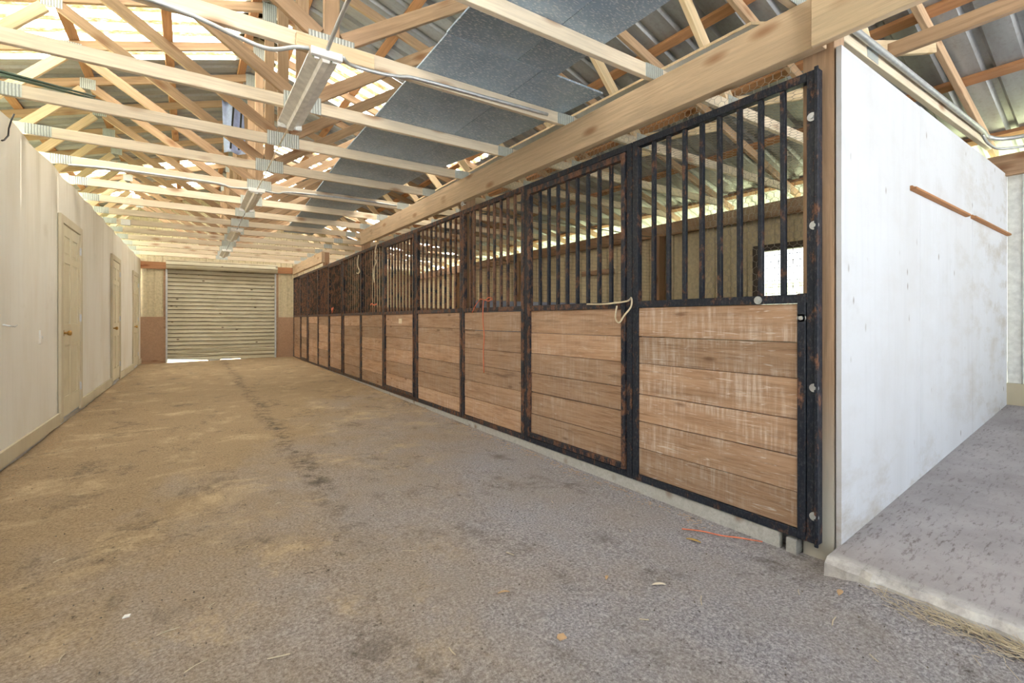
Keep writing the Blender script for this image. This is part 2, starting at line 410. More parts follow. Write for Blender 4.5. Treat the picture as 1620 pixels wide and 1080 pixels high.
for i in range(len(ys) - 1):
    def ex(y): return 2.385 + .022 * noise.noise(Vector((y * 7, 1.3, 0))) + .012 * noise.noise(Vector((y * 23, 5, 0))) - (.944 - y) * .03
    y0, y1 = ys[i], ys[i + 1]; e0, e1 = ex(y0), ex(y1)
    b.add([(e0 - .012, y0, -.05), (e1 - .012, y1, -.05), (e0, y0, zslab(2.4) - .022), (e1, y1, zslab(2.4) - .022), (e0 + .028, y0, zslab(2.42)), (e1 + .028, y1, zslab(2.42)), (6.13, y0, zslab(6.13)), (6.13, y1, zslab(6.13))],
          [(0, 1, 3, 2), (2, 3, 5, 4), (4, 5, 7, 6)])
struct(b.build('floor_slab', M_SLAB), 'raised concrete slab beside the white wall', 'floor')

# ------------------------------------------------------------------ walls
def XL(y): return -1.144 + .0137 * (y - 5)
def LW(n, y, z): return (XL(y) + n, y, z)     # n: out of the wall into the aisle
def TOPL(y): return 2.722 - .0035 * max(0, y - 4)
b = MB()
seams = [-5.0, -4.2, -3.0, -1.8, -.6, .6, 1.8, 3.0, 4.24, 5.46, 6.69, 7.9, 8.85, 10.05, 11.25, 12.45, 13.65, 15.0]
for i in range(len(seams) - 1):
    y0, y1 = seams[i] + .0008, seams[i + 1] - .0008
    ysn = fr(y0, y1, .1); zs = fr(.10, 1., .09)
    zs = [.10 + (1 - .0) * k / 28 for k in range(29)]
    vs = []; n = len(ysn)
    for q in range(29):
        for y in ysn:
            z = .12 + (TOPL(y) - .12) * q / 28
            u = (y - y0) / (y1 - y0); amp = max(0, (z - 1.5) / 1.25) ** 1.5
            bul = .016 * amp * math.sin(u * math.pi * 2 + i) + .010 * noise.noise(Vector((y * 1.7, z * .8, i)))
            vs.append(LW(bul * min(1, 4 * u, 4 * (1 - u)) , y, z))
    fs = [(r * n + c, r * n + c + 1, (r + 1) * n + c + 1, (r + 1) * n + c) for r in range(28) for c in range(n - 1)]
    b.add(vs, fs)
b.box(-.12, -.035, -5.0, 15.0, 0.0, 2.70, fn=lambda n, y, z: LW(n, y, z if z < 1 else TOPL(y) - .002))
wl = struct(b.build('wall_left', M_CREAM, smooth=True), 'cream plywood wall with doors', 'wall')
b = MB(); edges = [-3.0, 6.64, 7.80, 10.13, 11.28, 13.2, 14.4, 15.0]
for y0, y1 in ((-5.0, 6.66), (7.70, 10.14), (11.14, 13.2), (14.3, 14.98)):
    b.box(.004, .024, y0, y1, .085, .205, fn=LW)
struct(b.build('baseboard_left', M_CREAMT, bevel=.002), 'dirty cream baseboard along the plywood wall', 'baseboard')
b = MB(); b.box(-.06, .0, -5.0, 14.98, -.05, .10, fn=LW); struct(b.build('trim_footing', M_STEEL), 'grey footing under the plywood wall', 'trim')

def six_panel(nm, y0, y1, z0, z1, label, hinge_far=True):
    """door leaf with its casing on the plywood wall; y0..y1 leaf"""
    root = empty(nm, LW(0, (y0 + y1) / 2, z0)); struct(root, label, 'door')
    inv = Matrix.Translation(-Vector(root.location))
    def fix(o): o.parent = root; o.matrix_parent_inverse = inv; return o
    c = MB()
    c.box(.003, .030, y0 - .095, y0, z0 - .03, z1 + .085, fn=LW); c.box(.003, .030, y1, y1 + .095, z0 - .03, z1 + .085, fn=LW)
    c.box(.003, .030, y0, y1, z1, z1 + .085, fn=LW)
    fix(c.build('door_casing', M_CREAMT, bevel=.003))
    l = MB(); w = y1 - y0; l.box(-.004, .006, y0 + .004, y1 - .004, z0, z1 - .004, fn=LW)
    H = z1 - z0; st = .115 * w / .85
    yc = [(y0 + st, y0 + w / 2 - st * .45), (y0 + w / 2 + st * .45, y1 - st)]
    zr = [(.11, .36), (.46, .815), (.865, .955)]
    zr = [(z0 + a * H, z0 + c_ * H) for a, c_ in ((.10, .37), (.48, .80), (.84, .94))]
    # stiles and rails stand proud of the recessed fields
    def R(a, b_, c_, d): l.box(.006, .017, a, b_, c_, d, fn=LW)
    R(y0 + .004, yc[0][0], z0, z1 - .004); R(yc[0][1], yc[1][0], z0, z1 - .004); R(yc[1][1], y1 - .004, z0, z1 - .004)
    zz = [z0] + [q for p in zr for q in p] + [z1 - .004]
    for k in range(0, len(zz), 2):
        for a, b_ in yc: R(a, b_, zz[k], zz[k + 1])
    for a, b_ in yc:
        for c_, d in zr: l.box(.006, .013, a + .028, b_ - .028, c_ + .028, d - .028, fn=LW)
    fix(l.build('door_leaf', M_DOOR, bevel=.0025))
    k = MB(); yk = y0 + .07; zk = z0 + .90
    k.tube([LW(.016, yk, zk), LW(.022, yk, zk)], .033, 14); k.tube([LW(.02, yk, zk), LW(.05, yk, zk)], .012, 10)
    k.tube([LW(.045, yk, zk), LW(.052, yk, zk), LW(.068, yk, zk), LW(.080, yk, zk), LW(.085, yk, zk)], [.014, .024, .029, .024, .008], 14)
    tag(fix(k.build('door_handle', M_BRASS, smooth=True)), 'brass door knob')
    for zz_ in (.2, 1.02, 1.82):
        h = MB(); h.box(.017, .034, y1 - .012, y1 + .012, z0 + zz_, z0 + zz_ + .09, fn=LW); fix(h.build('hinge', M_STEEL))
    return root
six_panel('door_1', 6.76, 7.65, .13, 2.20, 'cream six panel door next to the light switch plate')
six_panel('door_2', 10.25, 11.10, .13, 2.19, 'cream six panel door in the middle of the plywood wall')
six_panel('door_3', 13.33, 14.20, .12, 2.18, 'cream six panel door closest to the roll-up door')
o = MB(); o.box(-.01, .012, 5.985, 6.055, .95, 1.075, fn=LW); o.box(.012, .022, 6.012, 6.028, 1.00, 1.022, fn=LW)
sw = o.build('light_switch', M_CREAM, bevel=.002); tag(sw, 'cream light switch plate on the wall beside the first door', 'switch')
o = MB(); o.tube([LW(.0, 5.02, 1.135), LW(.035, 5.03, 1.125), LW(.05, 5.09, 1.12), LW(.045, 5.16, 1.13)], .006, 6)
tag(o.build('wall_hook', M_STEEL), 'small grey metal hook on the plywood wall', 'hook')
o = MB(); o.tube([LW(.03, 5.16, 2.76), LW(.022, 5.13, 2.70), LW(.02, 5.08, 2.62), LW(.022, 5.06, 2.56), LW(.02, 4.98, 2.50), LW(.02, 4.93, 2.48)], .0055, 6)
tag(o.build('hanging_cable', M_BLACK, smooth=True), 'thin dark cable hanging over the top of the plywood wall', 'cable')

# far wall
def YF(x): return 14.96 - .04 * (x - .75)
def FW(x, n, z): return (x, YF(x) - n, z)      # n towards the camera
def ribs(bld, a0, a1, z0, z1, place, pitch=.15, w=.035, d=.014):
    """vertical ribbed siding; place(a, n, z)"""
    pts = []; a = a0
    while a < a1 - 1e-6:
        for da, n in ((0, 0), (pitch - w, 0), (pitch - w + .008, d), (pitch - .008, d), (pitch, 0)):
            if a + da <= a1: pts.append((a + da, n))
        a += pitch
    pts.append((a1, 0))
    vs = [place(p, n, z) for z in (z0, z1) for p, n in pts]; k = len(pts)
    bld.add(vs, [(i, i + 1, k + i + 1, k + i) for i in range(k - 1)])
DX0, DX1 = -.455, 2.035
b = MB(); P = lambda a, n, z: FW(a, n, z)
ribs(b, -1.3, DX0 - .03, 1.2, 4.75, P); ribs(b, DX1 + .03, 6.15, 1.2, 4.75, P); ribs(b, -5.2, -1.3, 0, 4.75, P); ribs(b, DX0 - .03, DX1 + .03, 2.5, 4.75, P)
b2 = b.build('wall_far', M_SIDE); struct(b2, 'ribbed cream metal end wall', 'wall')
b = MB()
b.box(-1.02, DX0 - .08, .0, .03, .05, 1.25, fn=FW); b.box(DX1 + .06, 2.62, .0, .03, .05, 1.25, fn=FW); b.box(2.62, 6.15, -.02, .02, .0, 1.25, fn=FW)
struct(b.build('trim_wainscot_far', M_WAIN), 'brown plywood wainscot of the end wall', 'wainscot')
beam('end_wall_header', FW(-1.0, .045, 2.56), FW(2.6, .045, 2.60), .04, .18, W['purlin']); tag(bpy.data.objects['end_wall_header'], 'reddish timber header running above the roll-up door', 'beam')
beam('kickboard', FW(-1.0, .055, .09), FW(DX0 - .09, .055, .09), .035, .12, W['post']); tag(bpy.data.objects['kickboard'], 'short dark board at the foot of the end wall', 'board')
# roll-up door
rd = empty('door_4', FW(.79, 0, .1)); struct(rd, 'cream roll-up shutter door at the end of the aisle', 'door')
inv = Matrix.Translation(-Vector(rd.location))
def fixr(o): o.parent = rd; o.matrix_parent_inverse = inv; return o
b = MB(); nr = 22; prof = []
for i in range(nr):
    z0 = 2.46 - (i + 1) * (2.46 - .19) / nr; h = (2.46 - .19) / nr
    prof += [(0., z0 + h), (.006, z0 + h * .62), (0., z0 + h * .22), (.030, z0 + h * .20), (.030, z0 + h * .03), (0., z0 + .001)]
prof.append((0., .19)); prof = [(0., 2.62)] + prof; xs = fr(DX0 - .03, DX1 + .03, .05)
def botz(x): return .158 - .055 * (x + .455) / .9 if x < .42 else .085 if x < .68 else .125 if x < 1.18 else .08
def sag(x, z): return z + (botz(x) - .19) * max(0, min(1, (.55 - z) / .36)) - .012 * (x > .5)
vs = [FW(x, .03 - n, sag(x, z)) for n, z in prof for x in xs]; k = len(xs)
b.add(vs, [(j * k + i, j * k + i + 1, (j + 1) * k + i + 1, (j + 1) * k + i) for j in range(len(prof) - 1) for i in range(k - 1)])
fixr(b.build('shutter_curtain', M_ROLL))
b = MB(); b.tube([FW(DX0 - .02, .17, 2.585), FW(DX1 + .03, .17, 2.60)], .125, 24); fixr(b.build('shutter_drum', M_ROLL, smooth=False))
b = MB(); [b.box(x0, x1, .018, .045, .186, .21, fn=lambda x, n, z: FW(x, n, sag(x, z))) for x0, x1 in ((DX0, .41), (.42, .67), (.69, 1.17), (1.19, DX1))]; fixr(b.build('bottom_bar', M_STEEL))
for x in (DX0 - .02, DX1): 
    b = MB(); b.box(x - .02, x + .02, .03, .07, .08, 2.48, fn=FW); fixr(b.build('guide_rail', M_STEEL))
b = MB()
for x in (DX0 - .055, DX1 + .05): b.box(x - .03, x + .03, -.01, .028, .05, 2.5, fn=FW)
struct(b.build('trim_shutter_jamb', W['post']), 'dark wooden jambs of the roll-up door', 'trim')

# right outer wall with one window
b = MB(); PR = lambda a, n, z: (6.14 - n, a, z)
WY0, WY1, WZ0, WZ1 = 2.12, 3.17, 1.10, 2.05
for a0, a1, z0, z1 in ((.96, WY0, .0, 2.66), (WY1, 14.9, .0, 2.66), (WY0, WY1, .0, WZ0), (WY0, WY1, WZ1, 2.66)): ribs(b, a0, a1, z0, z1, PR, .23, .05, .02)
struct(b.build('wall_right_stalls', M_SIDE), 'cream metal outer wall behind the stalls', 'wall')
b = MB(); ribs(b, -4.9, .944, .35, 2.66, PR, .23, .05, .02); struct(b.build('wall_right_bay', M_SIDEW), 'white metal outer wall of the open bay', 'wall')
b = MB(); b.box(6.085, 6.118, -.6, .942, .52, .60); b.box(6.095, 6.118, -.6, .942, .39, .52); struct(b.build('trim_bay_base', M_CREAMT), 'base rail of the white metal wall', 'trim')
wn = empty('window_1', (6.1, (WY0 + WY1) / 2, WZ0)); struct(wn, 'unglazed stall window with wire grid', 'window')
b = MB(); d0, d1 = 6.07, 6.16
for y0, y1, z0, z1 in ((WY0 - .08, WY0, WZ0 - .08, WZ1 + .08), (WY1, WY1 + .08, WZ0 - .08, WZ1 + .08), (WY0, WY1, WZ1, WZ1 + .08), (WY0, WY1, WZ0 - .08, WZ0)): b.box(d0 - 6.1, d1 - 6.1, y0 - (WY0 + WY1) / 2, y1 - (WY0 + WY1) / 2, z0 - WZ0, z1 - WZ0)
b.build('window_frame', m_plain('dark_stained_wood', (.09, .075, .065), .7), wn)
b = MB(); hy = (WY1 - WY0) / 2
for i in range(1, 13): b.tube([(0, -hy + i * .081, 0), (0, -hy + i * .081, WZ1 - WZ0)], .0035, 4)
for i in range(1, 12): b.tube([(.004, -hy, i * .081), (.004, hy, i * .081)], .0035, 4)
b.build('wire_grid', M_GRIDW, wn)

# white partition wall and its two strips
b = MB(); WB = .94; WT = .964
for i, (x0, x1) in enumerate(((2.555, 3.698), (3.702, 4.918), (4.922, 6.11))):
    b.box(x0, x1, WB, WT, zslab(x0) - .05, 2.48 + .004 * i, tint=.3 + .3 * i)
wp = struct(b.build('wall_partition', M_WHITE, bevel=.001), 'white painted plywood side wall of the first stall', 'wall')
for nm, x0, x1, lab in (('wood_rail', 3.51, 4.72, 'brown wooden strip on the white wall, the one nearer the stall fronts'), ('wood_rail', 4.86, 6.10, 'brown wooden strip on the white wall, the one reaching the outer wall')):
    o = MB(); o.prism([(WB - .001, -.014), (WB - .001, .014), (WB - .012, .014), (WB - .014, .004), (WB - .03, .004), (WB - .03, -.008), (WB - .012, -.014)], 0, 0, x1 - x0)
    q = o.build(nm, W['trimwood']); q.location = (x0, 0, 1.95); q.rotation_euler = (0, .006, 0); tag(q, lab, 'wood strip')

# ------------------------------------------------------------------ roof
def zr(x, off=.14): return RZ + off - RS * abs(x - RX)
def roof_strip(name, y0, y1, side, mat, label, oa=0., ob=None):
    pts = []; p = .2286; y = y0
    while y < y1 - 1e-4:
        for dy, n in ((0, 0), (.145, 0), (.168, .036), (.206, .036)):
            if y + dy < y1: pts.append((y + dy, n))
        y += p
    pts.append((y1, 0)); xe = 6.65 if side > 0 else -5.2
    x0 = RX + side * oa
    if ob: xe = RX + side * ob
    xs = [x0 + (xe - x0) * t for t in (0, .33, .66, 1)]
    vs = [(x, yy, zr(x) + n) for x in xs for yy, n in pts]; k = len(pts)
    b = MB(); b.add(vs, [(j * k + i, j * k + i + 1, (j + 1) * k + i + 1, (j + 1) * k + i) for j in range(3) for i in range(k - 1)])
    return struct(b.build(name, mat), label, 'roof')
LEFT = [(-5., -3.4), (-2.2, 1.4), (2.6, 5.3), (6.93, 11.25), (12.1, 13.0), (13.95, 15.1)]; RIGHT = [(-5., 5.55), (6.93, 8.9), (9.85, 11.25), (12.1, 13.0), (13.95, 15.1)]  # gaps become skylights; unseen and hidden ones are added to light the aisle
for i, (y0, y1) in enumerate(LEFT): roof_strip('ceiling_left.%03d' % i, y0, y1, -1, M_ROOF, 'corrugated metal roof sheets')
for i, (y0, y1) in enumerate(RIGHT): roof_strip('ceiling_right.%03d' % i, y0, y1, 1, M_ROOF, 'corrugated metal roof sheets')
wi = 2
for side, L in ((-1, LEFT), (1, RIGHT)):
    for i in range(len(L) - 1):
        cut = {0: 3.0, 1: 1.9}.get(i) if side > 0 else None
        roof_strip('window_%d' % wi, L[i][1], L[i + 1][0], side, M_SKYL, 'translucent corrugated roof panel letting daylight in, unseen ones added', 0., cut); wi += 1
        if cut: roof_strip('ceiling_right.%03d' % (20 + i), L[i][1], L[i + 1][0], 1, M_ROOF, 'corrugated metal roof sheets', cut)
b = MB(); b.add([(RX - .22, -5., zr(RX - .22) + .03), (RX, -5., zr(RX) + .045), (RX + .22, -5., zr(RX - .22) + .03), (RX - .22, 15.1, zr(RX - .22) + .03), (RX, 15.1, zr(RX) + .045), (RX + .22, 15.1, zr(RX - .22) + .03)], [(0, 1, 4, 3), (1, 2, 5, 4)])
struct(b.build('trim_ridge_cap', M_STEEL), 'metal ridge cap', 'trim')

# purlins
for side, offs in ((-1, (.12, .89, 1.66, 2.43, 3.2, 3.97, 4.74)), (1, (.30, 1.1, 1.95, 2.85, 3.7, 4.55, 5.42))):
    for i, q in enumerate(offs):
        x = RX + side * q; z = zr(x, .096 + .022)
        o = beam('roof_purlin', (x, -4.9, z), (x, 14.9, z), .088, .038, W['purlin'])
        o.rotation_euler.rotate_axis('X', side * math.atan(RS))
        tag(o, '%s reddish purlin down from the ridge on the %s roof slope' % (ORD[i], 'plywood wall' if side < 0 else 'stall'), 'purlin', 'roof purlins')

# ------------------------------------------------------------------ trusses (local: x from the ridge, z from the floor, y = 0)
CB = 2.737; CH = .089
def truss_proto():
    r = empty('roof_truss')
    def bm_(name, x0, z0, x1, z1, mat, y=0., h=CH, e=(0, 0)): return beam(name, (x0, y, z0), (x1, y, z1), .038, h, mat, r, .003, e)
    zc = CB + CH / 2
    bm_('bottom_chord', -5.3, zc, -.002, zc, W['chord']); bm_('bottom_chord', .002, zc, 5.37, zc, W['chord'])
    hz = .045 * math.sqrt(1 + RS * RS)
    top = lambda x: RZ + hz - RS * abs(x)
    bm_('top_chord', -.004, top(0), -5.6, top(5.6), W['web']); bm_('top_chord', .004, top(0), 5.62, top(5.62), W['web'])
    zt = lambda x: top(x) - .05
    bm_('king_post', 0, CB + CH, 0, zt(0) - .01, W['web'])
    for s in (-1, 1):
        bm_('web', s * .07, CB + CH + .02, s * 1.62, zt(1.62) - .03, W['web'])
        bm_('web', s * 1.72, zt(1.72) - .03, s * 2.66, CB + CH + .01, W['pale'])
        bm_('web', s * 2.76, CB + CH + .01, s * 3.86, zt(3.86) - .02, W['pale'])
    def plate(x, z, w, h):
        b = MB(); b.box(-w / 2, w / 2, -.0215, -.0192, -h / 2, h / 2); o = b.build('connector_plate', M_GUS, r); o.location = (x, 0, z)
    plate(0, zc + .012, .26, .125); plate(-1.755, zc, .17, .09); plate(1.80, zc, .17, .09)
    plate(0, top(0) - .06, .13, .19)
    for s in (-1, 1): plate(s * 1.67, zt(1.67) + .02, .14, .12); plate(s * 2.71, zc + .02, .16, .12)
    return r
tp = truss_proto()
TREE = {}
for o in bpy.data.objects:
    if o.parent is not None: TREE.setdefault(o.parent, []).append(o)
TY = [1.13 + .872 * i for i in range(16)]
extra = {0: 'over the white partition wall', 1: 'over the first stall', 2: 'carrying the front light and a conduit', 4: 'with green rods lying on it', 6: 'carrying the second light'}
TRUSS = []
for i, y in enumerate(TY):
    t = tp if i == 0 else copy_tree(tp, None, TREE)
    t.rotation_euler = (0, 0, -.022); t.location = (RX, y + .022 * 1.8, 0)
    lab = '%s timber roof truss from the open near end' % ORD[i]
    if i in extra: lab += ', ' + extra[i]
    tag(t, lab, 'roof truss', 'roof trusses'); TRUSS.append(t)
def TYX(i, x): return TY[i] + .022 * (2.5 - x)   # y of truss i at x
o = MB(); o.box(-.20, .24, -.062, -.0225, CB - .028, CB + .062); o = o.build('splice_block', W['pale'], TRUSS[2], .003)

# header beams, posts
beam('header_beam', (2.512, 8.27, 2.606), (2.512, 1.0, 2.606), .07, .244, W['beam']); tag(bpy.data.objects['header_beam'], 'long pale timber header beam above the nearer stall fronts', 'beam')
o = beam('header_beam', (2.512, 14.8, 2.606), (2.512, 11.2, 2.606), .07, .244, W['beam']); tag(o, 'timber header beam above the stall fronts nearest the roll-up door', 'beam')
o = beam('header_beam', (2.448, 1.02, 2.585), (2.448, -1.5, 2.585), .042, .24, W['pale']); tag(o, 'knotty timber beam lapped onto the header over the open bay', 'beam')
for i, y in enumerate((.972, 4.60, 8.33, 11.30)):
    h = 2.73 if i in (1, 2, 3) else 2.73
    o = beam('timber_post', (2.615, y + .07, -.05), (2.615, y + .07, h), .14, .115, W['post'] if i else W['cornerpost'])
    tag(o, ['brown timber post at the corner of the white wall', 'timber post after the third stall front from the white wall', 'timber post after the sixth stall front from the white wall', 'timber post after the ninth stall front from the white wall'][i], 'post', 'stall posts')
beam('eave_beam', (6.06, -5., 2.56), (6.06, 14.85, 2.56), .05, .19, W['post']); tag(bpy.data.objects['eave_beam'], 'brown timber eave beam along the outer wall', 'beam')
o = beam('roof_brace', (3.66, -1.3, 2.874), (3.66, 1.35, 2.874), .038, .089, W['web']); tag(o, 'timber brace laid across the truss over the open bay', 'brace')
for i, y in enumerate((4.60, 8.33, 11.30)):
    o = beam('stall_wall_post', (6.02, y + .08, -.02), (6.02, y + .08, 2.46), .10, .14, W['post']); tag(o, '%s dark post on the outer wall behind the stalls' % ORD[i], 'post')
o = beam('lintel_board', (6.09, 5.7, 2.03), (6.09, 6.5, 2.03), .03, .09, W['post']); tag(o, 'short brown board nailed to the outer wall inside the second stall', 'board')

# stall partitions with wire on top
for i, y in enumerate((4.76, 8.49, 11.46)):
    b = MB(); b.box(2.69, 5.93, y - .02, y + .02, .0, 1.40)
    struct(b.build('wall_stall_divider.%03d' % i, M_BLUE if i == 0 else M_WAIN), 'low plywood divider between two stalls', 'wall')
    b = MB(); z0, z1 = 1.402, 2.46
    n = 33
    for k in range(n + 1): b.tube([(2.70 + 3.22 * k / n, y, z0), (2.70 + 3.22 * k / n, y, z1)], .0016, 3, False)
    for k in range(22): b.tube([(2.70, y - .003, z0 + .05 * k), (5.92, y - .003, z0 + .05 * k)], .0016, 3, False)
    b.tube([(2.70, y, z1), (5.92, y, z1)], .006, 5)
    tag(b.build('wire_mesh_divider', M_GRIDW), 'wire mesh above the %s stall divider from the white wall' % ORD[i], 'wire mesh', 'stall divider meshes')

# ------------------------------------------------------------------ stall fronts
YB = [1.015, 2.172, 3.43, 4.61, 5.89, 7.17, 8.35, 9.50, 10.66, 11.69, 12.81, 13.80, 14.82]
ZB, ZM, ZT = .081, 1.298, 2.388
def bolt(root, y, z):
    b = MB(); b.tube([(-.004, y, z), (.003, y, z)], .021, 14); b.tube([(-.012, y, z), (-.004, y, z)], .011, 6); b.build('bolt', M_STEEL, root)
SF = []
for i in range(12):
    y0, y1 = YB[i] + .003, YB[i + 1] - .003; w = y1 - y0; door = i % 3 == 1
    r = empty('stall_gate' if door else 'stall_screen', (A, y0, 0)); SF.append(r)
    f = MB(); st = .046
    def ang(ya, yb, za, zb, vertical, inner):    # angle iron: face flange + return
        f.box(0, .006, ya, yb, za, zb)
        if vertical:
            e = yb if inner < 0 else ya
            f.box(.006, .045, min(e, e + inner * .006), max(e, e + inner * .006), za, zb)
        else: f.box(.006, .045, ya, yb, zb - .006, zb) if inner > 0 else f.box(.006, .045, ya, yb, za, za + .006)
    lst = .046 if i else .052
    f.box(0, .045, 0, lst, ZB - .0, ZT); f.box(0, .045, w - st, w, ZB, ZT)
    f.box(0, .045, lst, w - st, ZT - .045, ZT); f.box(.002, .045, lst, w - st, ZB, ZB + .044); f.box(.0, .045, lst, w - st, ZM - .044, ZM)
    if i == 0:
        f.box(-.008, .0, -.002, .016, ZB - .012, ZT + .01)        # raised outer flange of the corner channel
        f.box(-.004, .045, lst + .004, lst + .042, ZB, ZM + .004)
    fm = M_PAINT if i in (0, 1) else M_RUSTY
    ya, yb, ztop = lst, w - st, ZT - .045
    fr_o = f.build('frame', fm, r, .002)
    if door:
        d = MB(); a, c = lst + .010, w - st - .010; ya, yb, ztop = a + .034, c - .034, ZT - .098
        d.box(-.010, .035, a, ya, ZB + .05, ZT - .052); d.box(-.010, .035, yb, c, ZB + .05, ZT - .052)
        d.box(-.010, .035, ya, yb, ZT - .098, ZT - .052); d.box(-.010, .035, ya, yb, ZM - .046, ZM - .004); d.box(-.010, .035, ya, yb, ZB + .05, ZB + .088)
        d.build('door_frame', M_RUSTY, r, .002)
    nb = 8; bmat = (M_BAR, M_BAR, M_BAR2, M_BAR2, M_BAR2, M_BAR3, M_BAR3, M_BAR3, M_BAR2, M_BAR3, M_BAR3, M_BAR3)[i]
    lo_y = ya if i else ya
    for k in range(nb):
        y = lo_y + (yb - lo_y) * (k + 1) / (nb + 1)
        if i == 2 and k in (5, 6): y += (.03, .045)[k - 5]
        b = MB(); dx = random.uniform(-.002, .002)
        b.box(-.0125, .0125, -.0125, .0125, 0, ztop - ZM)
        o = b.build('bar', bmat, r, .002); o.location = (.022, y, ZM); o.rotation_euler = (random.uniform(-.004, .004), 0, random.uniform(-.06, .06))
    p = MB(); za, zb = ZB + .044, ZM - .044
    if door: za, zb = ZB + .088, ZM - .046
    npk = 6; hs = [random.uniform(.9, 1.1) for _ in range(npk)]; tot = sum(hs); z = za
    for k in range(npk):
        h = (zb - za) * hs[k] / tot; gp = random.choice((.002, .003, .004, .007)); jx = random.uniform(-.002, .003)
        s0, s1 = random.uniform(-.003, .003), random.uniform(-.003, .003)
        ya_, yb_ = (lst + .046 if i == 0 else ya) - .0, yb
        p.box(.012 + jx, .045 + jx, ya_ + .001, yb_ - .001, z + gp / 2, z + h - gp / 2, random.random()); z += h
    p.build('plank_panel', M_PLANKW if i == 0 else M_PLANK, r, .0025)
    if i == 0:
        for y, z in ((.018, 1.63), (.018, .84), (.018, .215), (.075, 1.18), (.028, 2.16), (.29, 1.275)): bolt(r, y, z)
    if door and i != 1: pass
    nm = 'swing door' if door else 'fixed panel'
    lab = 'bleached plank and black bar stall panel beside the white wall' if i == 0 else '%s stall front from the white wall, %s of planks under rusty bars' % (ORD[i], nm)
    tag(r, lab, 'stall front', 'stall fronts')
# paper note on the fifth front
o = MB(); o.box(.008, .011, .52, .64, 1.12, 1.19); tag(o.build('paper_note', M_PAPER, SF[4]), 'small cream paper note')
# white rail scar / latch loop hung at the first door
b = MB(); b.box(2.512, 2.55, 1.205, 14.8, -.04, .078); o = b.build('sill_board', W['treated'], bevel=.003)
tag(o, 'pale grey-green sill board under the row of stall fronts', 'board')
o = beam('wood_block', (2.505, 1.145, .022), (2.575, 1.145, .022), .05, .085, W['treated']); tag(o, 'small pale wood block under the corner of the first stall front', 'wood block')

# twine and ropes on the fronts
def rope(name, pts, r, mat, label, cat, n=5):
    b = MB(); P = [Vector(p) for p in pts]; out = []
    for i in range(len(P) - 1):
        p0, p1, p2, p3 = P[max(i - 1, 0)], P[i], P[i + 1], P[min(i + 2, len(P) - 1)]
        for k in range(5):
            t = k / 5; out.append(.5 * ((2 * p1) + (p2 - p0) * t + (2 * p0 - 5 * p1 + 4 * p2 - p3) * t * t + (3 * p1 - p0 - 3 * p2 + p3) * t ** 3))
    out.append(P[-1]); b.tube(out, r, n); return tag(b.build(name, mat, smooth=True), label, cat)
x = A - .012
rope('hanging_twine', [(x, 4.35, 1.25), (x - .004, 4.28, 1.32), (x - .006, 4.2, 1.37), (x - .02, 4.14, 1.385), (x - .008, 4.07, 1.372), (x - .012, 4.0, 1.395), (x - .005, 3.94, 1.38), (x - .016, 4.0, 1.36), (x - .006, 4.10, 1.365), (x - .01, 4.115, 1.2), (x - .004, 4.10, 1.0), (x - .004, 4.115, .85), (x - .004, 4.105, .63)], .005, M_ORANGE, 'orange twine hanging from the bars of the third stall front', 'twine')
rope('twine', [(x, 2.60, 1.29), (x - .01, 2.45, 1.285), (x - .016, 2.30, 1.29), (x - .012, 2.19, 1.30), (x - .02, 2.15, 1.32), (x - .012, 2.16, 1.26), (x - .014, 2.22, 1.20), (x - .02, 2.26, 1.15), (x - .014, 2.30, 1.19), (x - .01, 2.29, 1.27)], .0065, M_CREAMROPE, 'knotted tan twine tying the first stall door shut', 'twine')
rope('hanging_rope', [(x, 7.42, 2.40), (x - .02, 7.44, 2.3), (x - .03, 7.40, 2.22), (x - .02, 7.47, 2.16), (x - .03, 7.38, 2.10), (x - .02, 7.50, 2.02), (x - .02, 7.53, 1.9), (x - .02, 7.50, 1.78)], .010, M_CREAMROPE, 'cream rope hanging from the top rail of the sixth stall front', 'rope')
rope('hanging_rope', [(x, 8.42, 2.33), (x - .02, 8.40, 2.22), (x - .03, 8.36, 2.12), (x - .02, 8.30, 2.05), (x - .03, 8.26, 2.02), (x - .03, 8.33, 1.99), (x - .02, 8.45, 2.01)], .010, M_CREAMROPE, 'short cream rope hanging from the seventh stall front', 'rope')
rope('hanging_twine', [(x, 7.75, 1.42), (x - .02, 7.62, 1.44), (x - .02, 7.5, 1.41), (x - .01, 7.42, 1.43)], .010, M_ORANGE, 'orange twine knotted on the bars of the sixth stall front', 'twine')
rope('hanging_twine', [(x, 10.3, 1.42), (x - .02, 10.2, 1.36), (x - .02, 10.12, 1.43), (x - .01, 10.25, 1.33)], .011, M_ORANGE, 'orange twine knotted on the bars of the eighth stall front', 'twine')
rope('floor_twine', [(2.25, 1.60, .012), (2.31, 1.52, .014), (2.355, 1.43, .012), (2.40, 1.36, .015), (2.47, 1.27, .010)], .0035, M_ORANGE, 'orange twine lying on the floor beside the sill board', 'twine')

